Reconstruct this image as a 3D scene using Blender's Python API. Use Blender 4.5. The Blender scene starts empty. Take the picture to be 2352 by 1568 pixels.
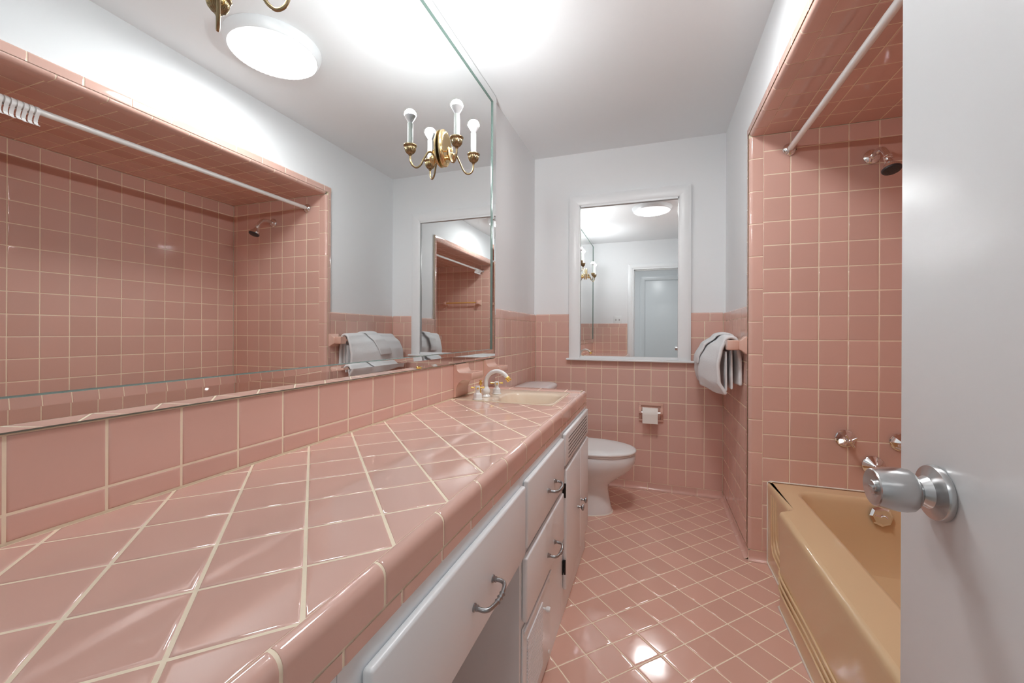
import bpy, bmesh, math, random
from mathutils import Vector, Matrix
random.seed(7)
T = 0.1095                      # one wall tile
SC = bpy.context.scene
COL = SC.collection
PI = math.pi

# ------------------------------------------------------------------ materials
def principled(name, col, rough=0.5, metal=0.0, spec=0.5, coat=0.0, trans=0.0, ior=1.5):
    m = bpy.data.materials.new(name); m.use_nodes = True
    b = m.node_tree.nodes['Principled BSDF']
    b.inputs['Base Color'].default_value = (*col, 1)
    b.inputs['Roughness'].default_value = rough
    b.inputs['Metallic'].default_value = metal
    b.inputs['Specular IOR Level'].default_value = spec
    b.inputs['Coat Weight'].default_value = coat
    b.inputs['Transmission Weight'].default_value = trans
    b.inputs['IOR'].default_value = ior
    return m
def N(m, t, **kw):
    n = m.node_tree.nodes.new(t)
    for k, v in kw.items(): setattr(n, k, v)
    return n
def link(m, a, b): m.node_tree.links.new(a, b)
def bsdf(m): return m.node_tree.nodes['Principled BSDF']
def noise_bump(m, scale, strength, dist=0.001, detail=3, rough=0.5):
    tc = N(m, 'ShaderNodeTexCoord'); nz = N(m, 'ShaderNodeTexNoise'); bp = N(m, 'ShaderNodeBump')
    nz.inputs['Scale'].default_value = scale; nz.inputs['Detail'].default_value = detail
    nz.inputs['Roughness'].default_value = rough
    bp.inputs['Strength'].default_value = strength; bp.inputs['Distance'].default_value = dist
    link(m, tc.outputs['Object'], nz.inputs['Vector']); link(m, nz.outputs['Fac'], bp.inputs['Height'])
    link(m, bp.outputs['Normal'], bsdf(m).inputs['Normal'])
    return m
def col_noise(m, col, amt, scale):
    tc = N(m, 'ShaderNodeTexCoord'); nz = N(m, 'ShaderNodeTexNoise'); mx = N(m, 'ShaderNodeMix', data_type='RGBA')
    nz.inputs['Scale'].default_value = scale; nz.inputs['Detail'].default_value = 4
    link(m, tc.outputs['Object'], nz.inputs['Vector']); link(m, nz.outputs['Fac'], mx.inputs['Factor'])
    mx.inputs['A'].default_value = (*[c * (1 - amt) for c in col], 1)
    mx.inputs['B'].default_value = (*[min(1, c * (1 + amt)) for c in col], 1)
    link(m, mx.outputs['Result'], bsdf(m).inputs['Base Color'])
    return m
def tile_mat(name, col, rough=0.07, var=0.05):
    m = principled(name, col, rough, spec=0.5)
    g = N(m, 'ShaderNodeNewGeometry'); hs = N(m, 'ShaderNodeHueSaturation'); mr = N(m, 'ShaderNodeMapRange')
    link(m, g.outputs['Random Per Island'], mr.inputs['Value'])
    mr.inputs['To Min'].default_value = 1 - var; mr.inputs['To Max'].default_value = 1 + var
    hs.inputs['Color'].default_value = (*col, 1)
    link(m, mr.outputs['Result'], hs.inputs['Value']); link(m, hs.outputs['Color'], bsdf(m).inputs['Base Color'])
    tc = N(m, 'ShaderNodeTexCoord'); nz = N(m, 'ShaderNodeTexNoise'); bp = N(m, 'ShaderNodeBump')
    nz.inputs['Scale'].default_value = 14; nz.inputs['Detail'].default_value = 1
    bp.inputs['Strength'].default_value = 0.025; bp.inputs['Distance'].default_value = 0.01
    link(m, tc.outputs['Object'], nz.inputs['Vector']); link(m, nz.outputs['Fac'], bp.inputs['Height'])
    link(m, bp.outputs['Normal'], bsdf(m).inputs['Normal'])
    return m
def emit(name, col, strength):
    m = bpy.data.materials.new(name); m.use_nodes = True
    nt = m.node_tree; nt.nodes.remove(nt.nodes['Principled BSDF'])
    e = nt.nodes.new('ShaderNodeEmission'); e.inputs['Color'].default_value = (*col, 1); e.inputs['Strength'].default_value = strength
    nt.links.new(e.outputs[0], nt.nodes['Material Output'].inputs['Surface'])
    return m

PINK = (0.68, 0.435, 0.365)
M = {}
M['tile'] = tile_mat('pink_glazed_tile', PINK, 0.07)
M['tile_floor'] = tile_mat('pink_floor_tile', (0.68, 0.415, 0.335), 0.09)
M['ceramic'] = tile_mat('pink_ceramic', (0.70, 0.45, 0.365), 0.08, 0.0)
M['grout'] = col_noise(principled('cream_grout', (0.88, 0.77, 0.60), 0.85, spec=0.2), (0.88, 0.77, 0.60), 0.07, 60)
M['caulk'] = principled('white_caulk', (0.80, 0.76, 0.68), 0.5)
M['plaster'] = noise_bump(principled('white_wall_paint', (0.815, 0.835, 0.845), 0.65, spec=0.25), 60, 0.06, 0.002)
M['ceil'] = noise_bump(principled('white_ceiling_paint', (0.80, 0.82, 0.83), 0.75, spec=0.2), 45, 0.08, 0.002)
M['trim'] = noise_bump(principled('white_gloss_paint', (0.82, 0.845, 0.855), 0.3), 90, 0.03, 0.001)
M['cab'] = noise_bump(principled('white_cabinet_paint', (0.80, 0.83, 0.85), 0.33), 70, 0.06, 0.001)
M['cabdark'] = principled('shadow_gap_paint', (0.10, 0.10, 0.10), 0.7)
M['mirror'] = principled('mirror_silver', (0.90, 0.915, 0.91), 0.0, 1.0)
M['mirror2'] = principled('cabinet_mirror_silver', (0.86, 0.87, 0.87), 0.0, 1.0)
M['glassedge'] = principled('green_glass_edge', (0.15, 0.22, 0.195), 0.15)
M['black'] = principled('black_metal', (0.03, 0.03, 0.03), 0.35, 0.6)
M['chrome'] = principled('chrome', (0.80, 0.79, 0.79), 0.06, 1.0)
M['steel'] = noise_bump(principled('brushed_steel', (0.55, 0.55, 0.55), 0.24, 1.0), 250, 0.05, 0.0005)
M['pewter'] = principled('pewter', (0.36, 0.36, 0.365), 0.28, 1.0)
M['brass'] = principled('polished_brass', (0.74, 0.57, 0.31), 0.14, 1.0)
M['brassdark'] = principled('antique_brass', (0.34, 0.26, 0.15), 0.24, 1.0)
M['gold'] = principled('gold_plate', (0.95, 0.68, 0.20), 0.12, 1.0)
M['goldrod'] = principled('amber_rod', (0.72, 0.42, 0.12), 0.2)
M['porcelain'] = principled('white_porcelain', (0.77, 0.79, 0.80), 0.07)
M['whiteplastic'] = principled('white_plastic', (0.80, 0.82, 0.82), 0.3)
M['whiteenamel'] = principled('white_enamel', (0.82, 0.83, 0.82), 0.1)
M['tub'] = principled('almond_enamel', (0.70, 0.51, 0.305), 0.07)
M['sink'] = principled('beige_enamel', (0.77, 0.63, 0.49), 0.12)
M['candle'] = principled('candle_sleeve', (0.70, 0.77, 0.72), 0.4)
M['bulbbase'] = principled('bulb_collar', (0.80, 0.82, 0.84), 0.35)
M['bulb'] = emit('bulb_glow', (0.97, 0.99, 1.0), 30)
def globe_falloff(m, peak, tip):        # emission dimmed towards the tip to keep the ceiling above from burning out
    g = N(m, 'ShaderNodeNewGeometry'); sx = N(m, 'ShaderNodeSeparateXYZ'); mr = N(m, 'ShaderNodeMapRange')
    link(m, g.outputs['Normal'], sx.inputs[0]); link(m, sx.outputs['Z'], mr.inputs['Value'])
    mr.inputs['From Min'].default_value = 0.15; mr.inputs['From Max'].default_value = 0.9
    mr.inputs['To Min'].default_value = peak; mr.inputs['To Max'].default_value = tip
    link(m, mr.outputs['Result'], [n for n in m.node_tree.nodes if n.type == 'EMISSION'][0].inputs['Strength'])
globe_falloff(M['bulb'], 36, 5)
M['lens'] = emit('lamp_lens_glow', (0.97, 0.99, 1.0), 3.6)
M['lensrim'] = principled('ribbed_lens', (0.9, 0.9, 0.9), 0.4)
bsdf(M['lensrim']).inputs['Emission Color'].default_value = (1, 1, 1, 1)
bsdf(M['lensrim']).inputs['Emission Strength'].default_value = 0.05
M['paper'] = noise_bump(principled('tissue_paper', (0.84, 0.81, 0.76), 0.9, spec=0.1), 120, 0.2, 0.001)
M['towel'] = noise_bump(principled('white_terry', (0.82, 0.835, 0.845), 0.95, spec=0.1), 420, 0.9, 0.003, 2)
M['rubber'] = principled('dark_nozzle_face', (0.035, 0.035, 0.04), 0.45)
M['hallfloor'] = col_noise(principled('hall_floor', (0.42, 0.36, 0.31), 0.6), (0.42, 0.36, 0.31), 0.15, 8)

# ------------------------------------------------------------------ mesh helpers
class MB:
    def __init__(s): s.v = []; s.f = []; s.m = []
    def add(s, vs, fs, mi=0):
        o = len(s.v); s.v += [tuple(p) for p in vs]
        for f in fs: s.f.append(tuple(i + o for i in f)); s.m.append(mi)
    def box(s, x0, x1, y0, y1, z0, z1, mi=0, bev=0.0, seg=2):
        if x0 > x1: x0, x1 = x1, x0
        if y0 > y1: y0, y1 = y1, y0
        if z0 > z1: z0, z1 = z1, z0
        if bev > 0:
            bm = bmesh.new(); bmesh.ops.create_cube(bm, size=1)
            for v in bm.verts:
                v.co = Vector(((x0 + x1) / 2 + v.co.x * (x1 - x0), (y0 + y1) / 2 + v.co.y * (y1 - y0), (z0 + z1) / 2 + v.co.z * (z1 - z0)))
            bmesh.ops.bevel(bm, geom=bm.edges[:], offset=bev, segments=seg, profile=0.5, affect='EDGES')
            bm.verts.index_update()
            s.add([v.co[:] for v in bm.verts], [[v.index for v in f.verts] for f in bm.faces], mi); bm.free()
        else:
            vs = [(x, y, z) for z in (z0, z1) for y in (y0, y1) for x in (x0, x1)]
            s.add(vs, [(0, 2, 3, 1), (4, 5, 7, 6), (0, 1, 5, 4), (2, 6, 7, 3), (0, 4, 6, 2), (1, 3, 7, 5)], mi)
    def loft(s, rings, mi=0, cap0=True, cap1=True, closed=True):
        n = len(rings[0]); vs = [p for r in rings for p in r]; fs = []
        for i in range(len(rings) - 1):
            for j in range(n if closed else n - 1):
                k = (j + 1) % n
                fs.append((i * n + j, i * n + k, (i + 1) * n + k, (i + 1) * n + j))
        if cap0 and closed: fs.append(tuple(range(n - 1, -1, -1)))
        if cap1 and closed: fs.append(tuple((len(rings) - 1) * n + j for j in range(n)))
        s.add(vs, fs, mi)
    def lathe(s, prof, c=(0, 0, 0), axis=(0, 0, 1), n=32, mi=0, flute=0, famp=0.0, frange=None, cap0=True, cap1=True):
        ax = Vector(axis).normalized()
        u = ax.orthogonal().normalized() if abs(ax.z) < 0.99 else Vector((1, 0, 0)); w = ax.cross(u)
        rings = []
        for r, h in prof:
            ring = []
            for j in range(n):
                a = 2 * PI * j / n; rr = r
                if flute and frange[0] <= h <= frange[1]: rr = r * (1 + famp * math.cos(flute * a))
                ring.append(Vector(c) + ax * h + (u * math.cos(a) + w * math.sin(a)) * max(rr, 1e-5))
            rings.append(ring)
        s.loft(rings, mi, cap0, cap1)
    def tube(s, path, r, n=12, mi=0, cap=True, scale2=1.0):
        P = [Vector(p) for p in path]; R = r if isinstance(r, (list, tuple)) else [r] * len(P)
        t0 = (P[1] - P[0]).normalized(); nrm = t0.orthogonal().normalized(); rings = []
        for i, p in enumerate(P):
            t = (P[min(i + 1, len(P) - 1)] - P[max(i - 1, 0)]).normalized()
            nrm = (nrm - t * nrm.dot(t)).normalized(); b = t.cross(nrm)
            rings.append([p + (nrm * math.cos(2 * PI * j / n) + b * math.sin(2 * PI * j / n) * scale2) * R[i] for j in range(n)])
        s.loft(rings, mi, cap, cap)
    def prism(s, poly, axis, a0, a1, mi=0):
        def mk(p, a):
            return {0: (a, p[0], p[1]), 1: (p[0], a, p[1]), 2: (p[0], p[1], a)}[axis]
        s.loft([[mk(p, a0) for p in poly], [mk(p, a1) for p in poly]], mi)
    def build(s, name, mats, parent=None, angle=35, fix=True):
        me = bpy.data.meshes.new(name); me.from_pydata(s.v, [], s.f)
        for m in (mats if isinstance(mats, (list, tuple)) else [mats]): me.materials.append(m)
        me.polygons.foreach_set('material_index', s.m)
        if fix:
            bm = bmesh.new(); bm.from_mesh(me); bmesh.ops.recalc_face_normals(bm, faces=bm.faces[:]); bm.to_mesh(me); bm.free()
        me.polygons.foreach_set('use_smooth', [True] * len(me.polygons))
        me.set_sharp_from_angle(angle=math.radians(angle))
        me.update()
        o = bpy.data.objects.new(name, me); COL.objects.link(o)
        if parent is not None: o.parent = parent
        return o
def smooth_path(pts, sub=6):
    P = [Vector(p) for p in pts]; out = []
    for i in range(len(P) - 1):
        p0 = P[max(i - 1, 0)]; p1 = P[i]; p2 = P[i + 1]; p3 = P[min(i + 2, len(P) - 1)]
        for k in range(sub):
            t = k / sub
            out.append(0.5 * ((2 * p1) + (-p0 + p2) * t + (2 * p0 - 5 * p1 + 4 * p2 - p3) * t * t + (-p0 + 3 * p1 - 3 * p2 + p3) * t ** 3))
    out.append(P[-1]); return out
def tag(o, label, cat, group=None, kind=None):
    o['label'] = label; o['category'] = cat
    if group: o['group'] = group
    if kind: o['kind'] = kind
    return o
def empty(name, loc, label, cat, group=None, kind=None):
    o = bpy.data.objects.new(name, None); COL.objects.link(o); o.location = loc
    o.empty_display_size = 0.05
    return tag(o, label, cat, group, kind)
def rel(mb, loc):        # put a mesh written in world coordinates under a thing that stands at loc
    mb.v = [(x - loc[0], y - loc[1], z - loc[2]) for x, y, z in mb.v]; return mb

# ------------------------------------------------------------------ tiles
def clip_poly(poly, u0, u1, v0, v1):
    def clip(P, ax, lim, sgn):
        out = []
        for i in range(len(P)):
            a = P[i]; b = P[(i + 1) % len(P)]
            ia = sgn * (a[ax] - lim) <= 1e-9; ib = sgn * (b[ax] - lim) <= 1e-9
            if ia: out.append(a)
            if ia != ib:
                t = (lim - a[ax]) / (b[ax] - a[ax]); out.append((a[0] + t * (b[0] - a[0]), a[1] + t * (b[1] - a[1])))
        return out
    for ax, lim, sg in ((0, u0, -1), (0, u1, 1), (1, v0, -1), (1, v1, 1)):
        poly = clip(poly, ax, lim, sg)
        if len(poly) < 3: return []
    q = []
    for p in poly:
        if not q or math.dist(p, q[-1]) > 0.004: q.append(p)
    if len(q) > 1 and math.dist(q[0], q[-1]) < 0.004: q.pop()
    return q if len(q) >= 3 else []
def area(p): return 0.5 * sum(p[i][0] * p[(i + 1) % len(p)][1] - p[(i + 1) % len(p)][0] * p[i][1] for i in range(len(p)))
def inset(poly, d):
    n = len(poly); L = []
    for i in range(n):
        a = poly[i]; b = poly[(i + 1) % n]; ex, ey = b[0] - a[0], b[1] - a[1]; l = math.hypot(ex, ey)
        if l < 1e-9: return None
        L.append((a[0] - ey / l * d, a[1] + ex / l * d, ex / l, ey / l))
    out = []
    for i in range(n):
        x1, y1, dx1, dy1 = L[i - 1]; x2, y2, dx2, dy2 = L[i]
        den = dx1 * dy2 - dy1 * dx2
        if abs(den) < 1e-6: out.append((x2, y2)); continue
        t = ((x2 - x1) * dy2 - (y2 - y1) * dx2) / den
        out.append((x1 + dx1 * t, y1 + dy1 * t))
    for i in range(n):
        a = poly[i]; b = poly[(i + 1) % n]; c = out[i]; d2 = out[(i + 1) % n]
        if (b[0] - a[0]) * (d2[0] - c[0]) + (b[1] - a[1]) * (d2[1] - c[1]) <= 0: return None
    return out if area(out) > 1e-7 else None
RINGS = [(0.0, -0.0017), (0.0004, -0.0009), (0.0012, -0.0004), (0.0026, -0.0001), (0.0046, 0.0), (0.0075, 0.0)]
def add_tile(mb, poly, O, U, V, Nn, gap, mi=0, tilt=0.0012):
    if area(poly) < 0: poly = poly[::-1]
    base = inset(poly, gap / 2)
    if not base: return
    cu = sum(p[0] for p in base) / len(base); cv = sum(p[1] for p in base) / len(base)
    a, b = random.gauss(0, tilt), random.gauss(0, tilt); rings = []
    for d, h in RINGS:
        r = base if d == 0 else inset(base, d)
        if not r: break
        rings.append([O + U * p[0] + V * p[1] + Nn * (h + (0 if h < -0.0015 else max(-.0006, min(.0006, a * (p[0] - cu) + b * (p[1] - cv))))) for p in r])
    if len(rings) < 2: return
    mb.loft(rings, mi, cap0=False, cap1=True)
def grid_polys(ul, vl):
    return [[(ul[i], vl[j]), (ul[i + 1], vl[j]), (ul[i + 1], vl[j + 1]), (ul[i], vl[j + 1])] for i in range(len(ul) - 1) for j in range(len(vl) - 1)]
def diag_polys(ref, s, u0, u1, v0, v1):
    h = s / math.sqrt(2); out = []
    for i in range(-60, 61):
        for j in range(-60, 61):
            if (i + j) % 2: continue
            x, y = ref[0] + i * h, ref[1] + (j + 0) * h + h * 0
            cx, cy = x, y + h
            if cx < u0 - h or cx > u1 + h or cy < v0 - h or cy > v1 + h: continue
            p = clip_poly([(cx, cy - h), (cx + h, cy), (cx, cy + h), (cx - h, cy)], u0, u1, v0, v1)
            if p: out.append(p)
    return out
def lines(start, step, lo, hi):
    k0 = math.ceil((lo - start) / step - 1e-6) if step > 0 else 0
    xs = [start + k * step for k in range(-80, 81)]
    xs = sorted(x for x in xs if lo + 1e-3 < x < hi - 1e-3)
    return [lo] + xs + [hi]
def tile_panel(name, polys, O, U, V, slab, mats, parent, gap=0.0036, extra=None):
    """polys in (u,v); slab: list of (u0,u1,v0,v1) backed by grout of thickness depth"""
    O, U, V = Vector(O), Vector(U), Vector(V); Nn = U.cross(V); mb = MB()
    for p in polys: add_tile(mb, p, O, U, V, Nn, gap)
    rects, depth = slab
    for (u0, u1, v0, v1) in rects:
        ring = lambda h: [O + U * u + V * v + Nn * h for u, v in ((u0, v0), (u1, v0), (u1, v1), (u0, v1))]
        mb.loft([ring(-depth), ring(-0.0011)], 1)
    if extra: extra(mb)
    return mb.build(name, mats, parent, angle=50, fix=False)
def trim_run(mb, P0, D, A, B, prof, joints, gap=0.003, mi=0, gi=1, back=None, rnd=0.0012):
    """pieces of glazed trim: profile (a,b) swept along D between consecutive joints (distances from P0)"""
    P0, D, A, B = Vector(P0), Vector(D), Vector(A), Vector(B)
    n = len(prof)
    # inward normals of the open profile, for rounded piece ends and for the grout core
    nr = []
    for i in range(n):
        a = prof[max(i - 1, 0)]; b = prof[min(i + 1, n - 1)]
        tx, ty = b[0] - a[0], b[1] - a[1]; l = math.hypot(tx, ty) or 1
        nr.append((ty / l, -tx / l))
    sgn = back
    at = lambda s, o: [P0 + D * s + A * (p[0] - sgn * q[0] * o) + B * (p[1] - sgn * q[1] * o) for p, q in zip(prof, nr)]
    for s0, s1 in zip(joints[:-1], joints[1:]):
        a, b = s0 + gap / 2, s1 - gap / 2
        if b - a < 0.004: continue
        mb.loft([at(a, 0.0014), at(a + 0.0003, 0.0006), at(a + rnd, 0), at(a + 0.004, 0), at(b - 0.004, 0), at(b - rnd, 0), at(b - 0.0003, 0.0006), at(b, 0.0014)], mi, closed=False)
    mb.loft([at(joints[0], 0.0011), at(joints[-1], 0.0011)], gi, closed=False)
def arc(cx, cy, r, a0, a1, n=6):
    return [(cx + r * math.cos(math.radians(a0 + (a1 - a0) * i / n)), cy + r * math.sin(math.radians(a0 + (a1 - a0) * i / n))) for i in range(n + 1)]
def jl(lo, hi, start, step):
    return lines(start, step, lo, hi)

# ------------------------------------------------------------------ key dimensions (metres; x across, y towards the far wall at 0, z up)
H = 2.353
XR = 1.249; XRp = 1.2640           # tile face / plaster face of the right wall
XLp = -0.0165; YFp = 0.0165
YW = -0.7462                       # tub end wall with the taps
YE = -2.272                        # opposite end of the tub recess
XB = 2.103                         # long back wall of the recess
ZS = 1.983                         # tiled recess ceiling
YN = -3.09                         # wall with the doorway
CAP = 1.14099; BASE = 0.046
TG = [M['tile'], M['grout']]

# ------------------------------------------------------------------ floor / ceiling
fl = MB(); fl.box(-0.12, 2.25, YN - 0.14, 0.1, -0.12, -0.0125)
floor = tag(fl.build('floor', M['grout']), 'pink glazed tile floor laid diagonally across the bathroom', 'floor', kind='structure')
def floor_polys():
    # lattice measured in the photograph: a=(x+y)/sqrt2 -> phase -0.165, b=(-x+y)/sqrt2 -> phase 0.033
    out = []; r2 = math.sqrt(2); th = math.radians(45.3); c, s = math.cos(th), math.sin(th); S = 0.1104
    for i in range(-40, 41):
        for j in range(-40, 41):
            q = []
            for da, db in ((0, 0), (1, 0), (1, 1), (0, 1)):
                a = (i + da + FPH[0]) * S; b = (j + db + FPH[1]) * S
                q.append((a * c - b * s, a * s + b * c))
            p = clip_poly(q, 0.0, 1.41, YN, 0.0)
            if p: out.append(p)
    return out
FPH = (-0.165, 0.033)
tile_panel('floor_tiles', floor_polys(), (0, 0, 0), (1, 0, 0), (0, 1, 0), ([(0, 1.41, YN, 0)], 0.012), [M['tile_floor'], M['grout']], floor, gap=0.0034)
ce = MB(); ce.box(-0.12, 2.25, YN - 0.14, 0.1, H, H + 0.08)
tag(ce.build('ceiling', M['ceil']), 'plain white painted ceiling', 'ceiling', kind='structure')

# ------------------------------------------------------------------ left wall (mirror wall)
w = MB(); w.box(-0.12, XLp, YN, 0.0165, 0, H)
wl = tag(w.build('wall_left', M['plaster']), 'white left wall with pink tile below and the large mirror', 'wall', kind='structure')
MY0, MY1, MZ0, MZ1 = -3.085, -0.835, 0.9225, 2.3515      # mirror
ylw = lines(-0.1106, -T, -0.834, 0.0)
rows = [CAP - k * T for k in range(11)][::-1]            # 0.046 .. 1.141
polys = grid_polys(ylw, rows)
ylb = lines(-0.1106, -T, YN, -0.834); polys += grid_polys(ylb, [0.7735, 0.8125, 0.9215])
# u axis must run so that U x V points into the room (+x): U = +y, V = +z
tile_panel('wall_tiles', polys, (0, 0, 0), (0, 1, 0), (0, 0, 1), ([(-0.834, 0, 0.0, CAP), (YN, -0.834, 0.70, 0.9215)], 0.0160), TG, wl)
capprof = [(-0.0155, 0.0545), (-0.009, 0.0545)] + arc(-0.0105, 0.044, 0.0105, 90, 0, 6)[1:] + [(0, 0.0)]
baseprof = [(0.0, 0.0460), (0.0, 0.020)] + [(0.014 - 0.014 * math.cos(math.radians(a)), 0.020 - 0.017 * math.sin(math.radians(a))) for a in (20, 40, 60, 75, 90)] + [(0.0165, 0.0012)]
def cap_run(name, P0, D, A, joints, parent, z=CAP, sg=1):
    mb = MB(); trim_run(mb, (P0[0], P0[1], z), D, A, (0, 0, 1), capprof, joints, back=-1); return mb.build(name, TG, parent, 40, fix=False)
def base_run(name, P0, D, A, joints, parent):
    mb = MB(); trim_run(mb, (P0[0], P0[1], 0), D, A, (0, 0, 1), baseprof, joints, back=-1); return mb.build(name, TG, parent, 40, fix=False)
cap_run('tile_cap', (0, 0, 0), (0, 1, 0), (1, 0, 0), jl(-0.834, 0, -0.1344, 0.1535), wl)
base_run('cove_base', (0, 0, 0), (0, 1, 0), (1, 0, 0), jl(-0.88, 0, -0.09, 0.1535), wl)

# ------------------------------------------------------------------ far wall
w = MB(); w.box(-0.12, XRp, YFp, 0.12, 0, H)
wf = tag(w.build('wall_far', M['plaster']), 'white end wall with pink tile wainscot behind toilet', 'wall', kind='structure')
xl = [0.0] + [(i + 0.4059) * T for i in range(12)]; xl[-1] = XR
tile_panel('wall_tiles', grid_polys(xl, rows), (0, 0, 0), (1, 0, 0), (0, 0, 1), ([(0, XR, 0, CAP)], 0.0160), TG, wf)
cap_run('tile_cap', (0, 0, 0), (1, 0, 0), (0, -1, 0), jl(0, XR, 0.1018, 0.1528), wf)
base_run('cove_base', (0, 0, 0), (1, 0, 0), (0, -1, 0), jl(0, XR, 0.6388, 0.1531), wf)

# ------------------------------------------------------------------ right wall with tub recess
w = MB()
w.box(XRp, 2.25, YW + 0.0165, YFp, 0, H)
w.box(XRp, 2.25, YE - 0.0165, YW + 0.0165, ZS + 0.0165, H)
w.box(XRp, 2.25, YN, YE - 0.0165, 0, H)
w.box(XB + 0.0165, 2.25, YE - 0.0165, YW + 0.0165, 0, ZS + 0.0165)
wr = tag(w.build('wall_right', M['plaster']), 'white right wall opening into the pink tiled tub recess', 'wall', kind='structure')
YT = -0.7035                                       # where the nook tiles stop and the corner trim starts
yl = [YT] + [-0.6549, -0.5455, -0.436, -0.3265, -0.217, -0.1075, 0.0]
# facing -x: U = -y, V = +z  ->  U x V = (-1,0,0)
tile_panel('wall_tiles', grid_polys([-y for y in yl][::-1], rows), (XR, 0, 0), (0, -1, 0), (0, 0, 1), ([(0, -YT, 0, CAP)], 0.0145), TG, wr)
cap_run('tile_cap', (XR, 0, 0), (0, -1, 0), (-1, 0, 0), jl(0, -YT, 0.10, 0.1535), wr)
base_run('cove_base', (XR, 0, 0), (0, -1, 0), (-1, 0, 0), jl(0, -YW, 0.06, 0.1535), wr)
# tap wall, facing -y
xw = [1.3049 + i * T for i in range(8)]; xw = [x for x in xw if x < XB - 0.01] + [XB]
rw = [CAP - k * T for k in range(10, -8, -1)] + [ZS]
rw[0] = 0.046
tile_panel('tap_wall_tiles', grid_polys(xw, rw) , (0, YW, 0), (1, 0, 0), (0, 0, 1), ([(1.3049, XB, 0, ZS)], 0.0160), TG, wr)
# long back wall, facing -x
yb = [0.7466 + 0.11185 * k for k in range(14)] + [-YE]; yb[0] = -YW
tile_panel('back_wall_tiles', grid_polys(yb, rw), (XB, 0, 0), (0, -1, 0), (0, 0, 1), ([(-YW, -YE, 0, ZS)], 0.0160), TG, wr)
# near end wall, facing +y : U=-x, V=z -> U x V = (0, 1, 0)
xe = [-x for x in xw][::-1]
tile_panel('end_wall_tiles', grid_polys(xe, rw), (0, YE, 0), (-1, 0, 0), (0, 0, 1), ([(-XB, -1.3049, 0, ZS)], 0.0160), TG, wr)
# recess ceiling, facing -z : U=x, V=-y -> U x V = (0,0,-1)
ys = [-YW] + [0.8585 + 0.1095 * k for k in range(13)] + [-YE]
tile_panel('recess_ceiling_tiles', grid_polys(xw, ys), (0, 0, ZS), (1, 0, 0), (0, -1, 0), ([(1.3049, XB, -YW, -YE)], 0.0160), TG, wr)
# rounded corner trim: vertical at both ends and along the header
r = 0.017
def corner_prof(r, leg, front):
    # a: distance inwards from the wall face (x), b: distance from the recess face towards the wall face side
    return [(leg, 0.0), (r, 0.0)] + arc(r, r, r, 270, 180, 7)[1:] + [(0.0, front)]
cp = corner_prof(0.016, 1.3049 - XR, 0.018)
mb = MB()
jz = jl(BASE, ZS, 0.658, 0.15243)
trim_run(mb, (XR, YW, 0), (0, 0, 1), (1, 0, 0), (0, 1, 0), cp, jz, back=-1)
trim_run(mb, (XR, YE, 0), (0, 0, 1), (1, 0, 0), (0, -1, 0), cp, jz, back=-1)
jy = jl(-YW - 0.0, -YE + 0.0, 0.9854, 0.1528)
trim_run(mb, (XR, 0, ZS), (0, -1, 0), (1, 0, 0), (0, 0, 1), cp, jy, back=-1)
mb.build('corner_trim', TG, wr, 40, fix=False)
mb = MB()
sp = [(0.0185, 0.0265), (0.007, 0.0262)] + arc(0.006, 0.0195, 0.006, 80, 180, 4)[1:] + [(0.0, 0.0)]
sp = [(p[0] - 0.003, p[1]) for p in sp]
trim_run(mb, (XR, YW + 0.0185, 0), (0, 0, 1), (1, 0, 0), (0, 1, 0), sp, jl(BASE, ZS + 0.0185, 0.735, 0.1525), back=1)
trim_run(mb, (XR, YE - 0.0185, 0), (0, 0, 1), (1, 0, 0), (0, -1, 0), sp, jl(BASE, ZS + 0.0185, 0.735, 0.1525), back=1)
sp2 = [(p[0], p[1] * 1.45) for p in sp]
trim_run(mb, (XR, 0, ZS + 0.0185), (0, -1, 0), (1, 0, 0), (0, 0, 1), sp2, jl(-YW - 0.0448, -YE + 0.0448, 1.2205, 0.1517), back=1)
mb.box(XR + 0.001, XRp, YW + 0.0165, YW + 0.045, BASE, ZS + 0.05, 1); mb.box(XR + 0.001, XRp, YE - 0.045, YE - 0.0165, BASE, ZS + 0.05, 1)
mb.box(XR + 0.001, XRp, YE - 0.02, YW + 0.02, ZS + 0.0165, ZS + 0.05, 1)
mb.build('edge_trim', TG, wr, 40, fix=False)
mb = MB(); trim_run(mb, (XR, YW, 0), (1, 0, 0), (0, -1, 0), (0, 0, 1), baseprof, [0.0, 0.0785], back=-1)
mb.build('corner_base', TG, wr, 40, fix=False)

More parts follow.
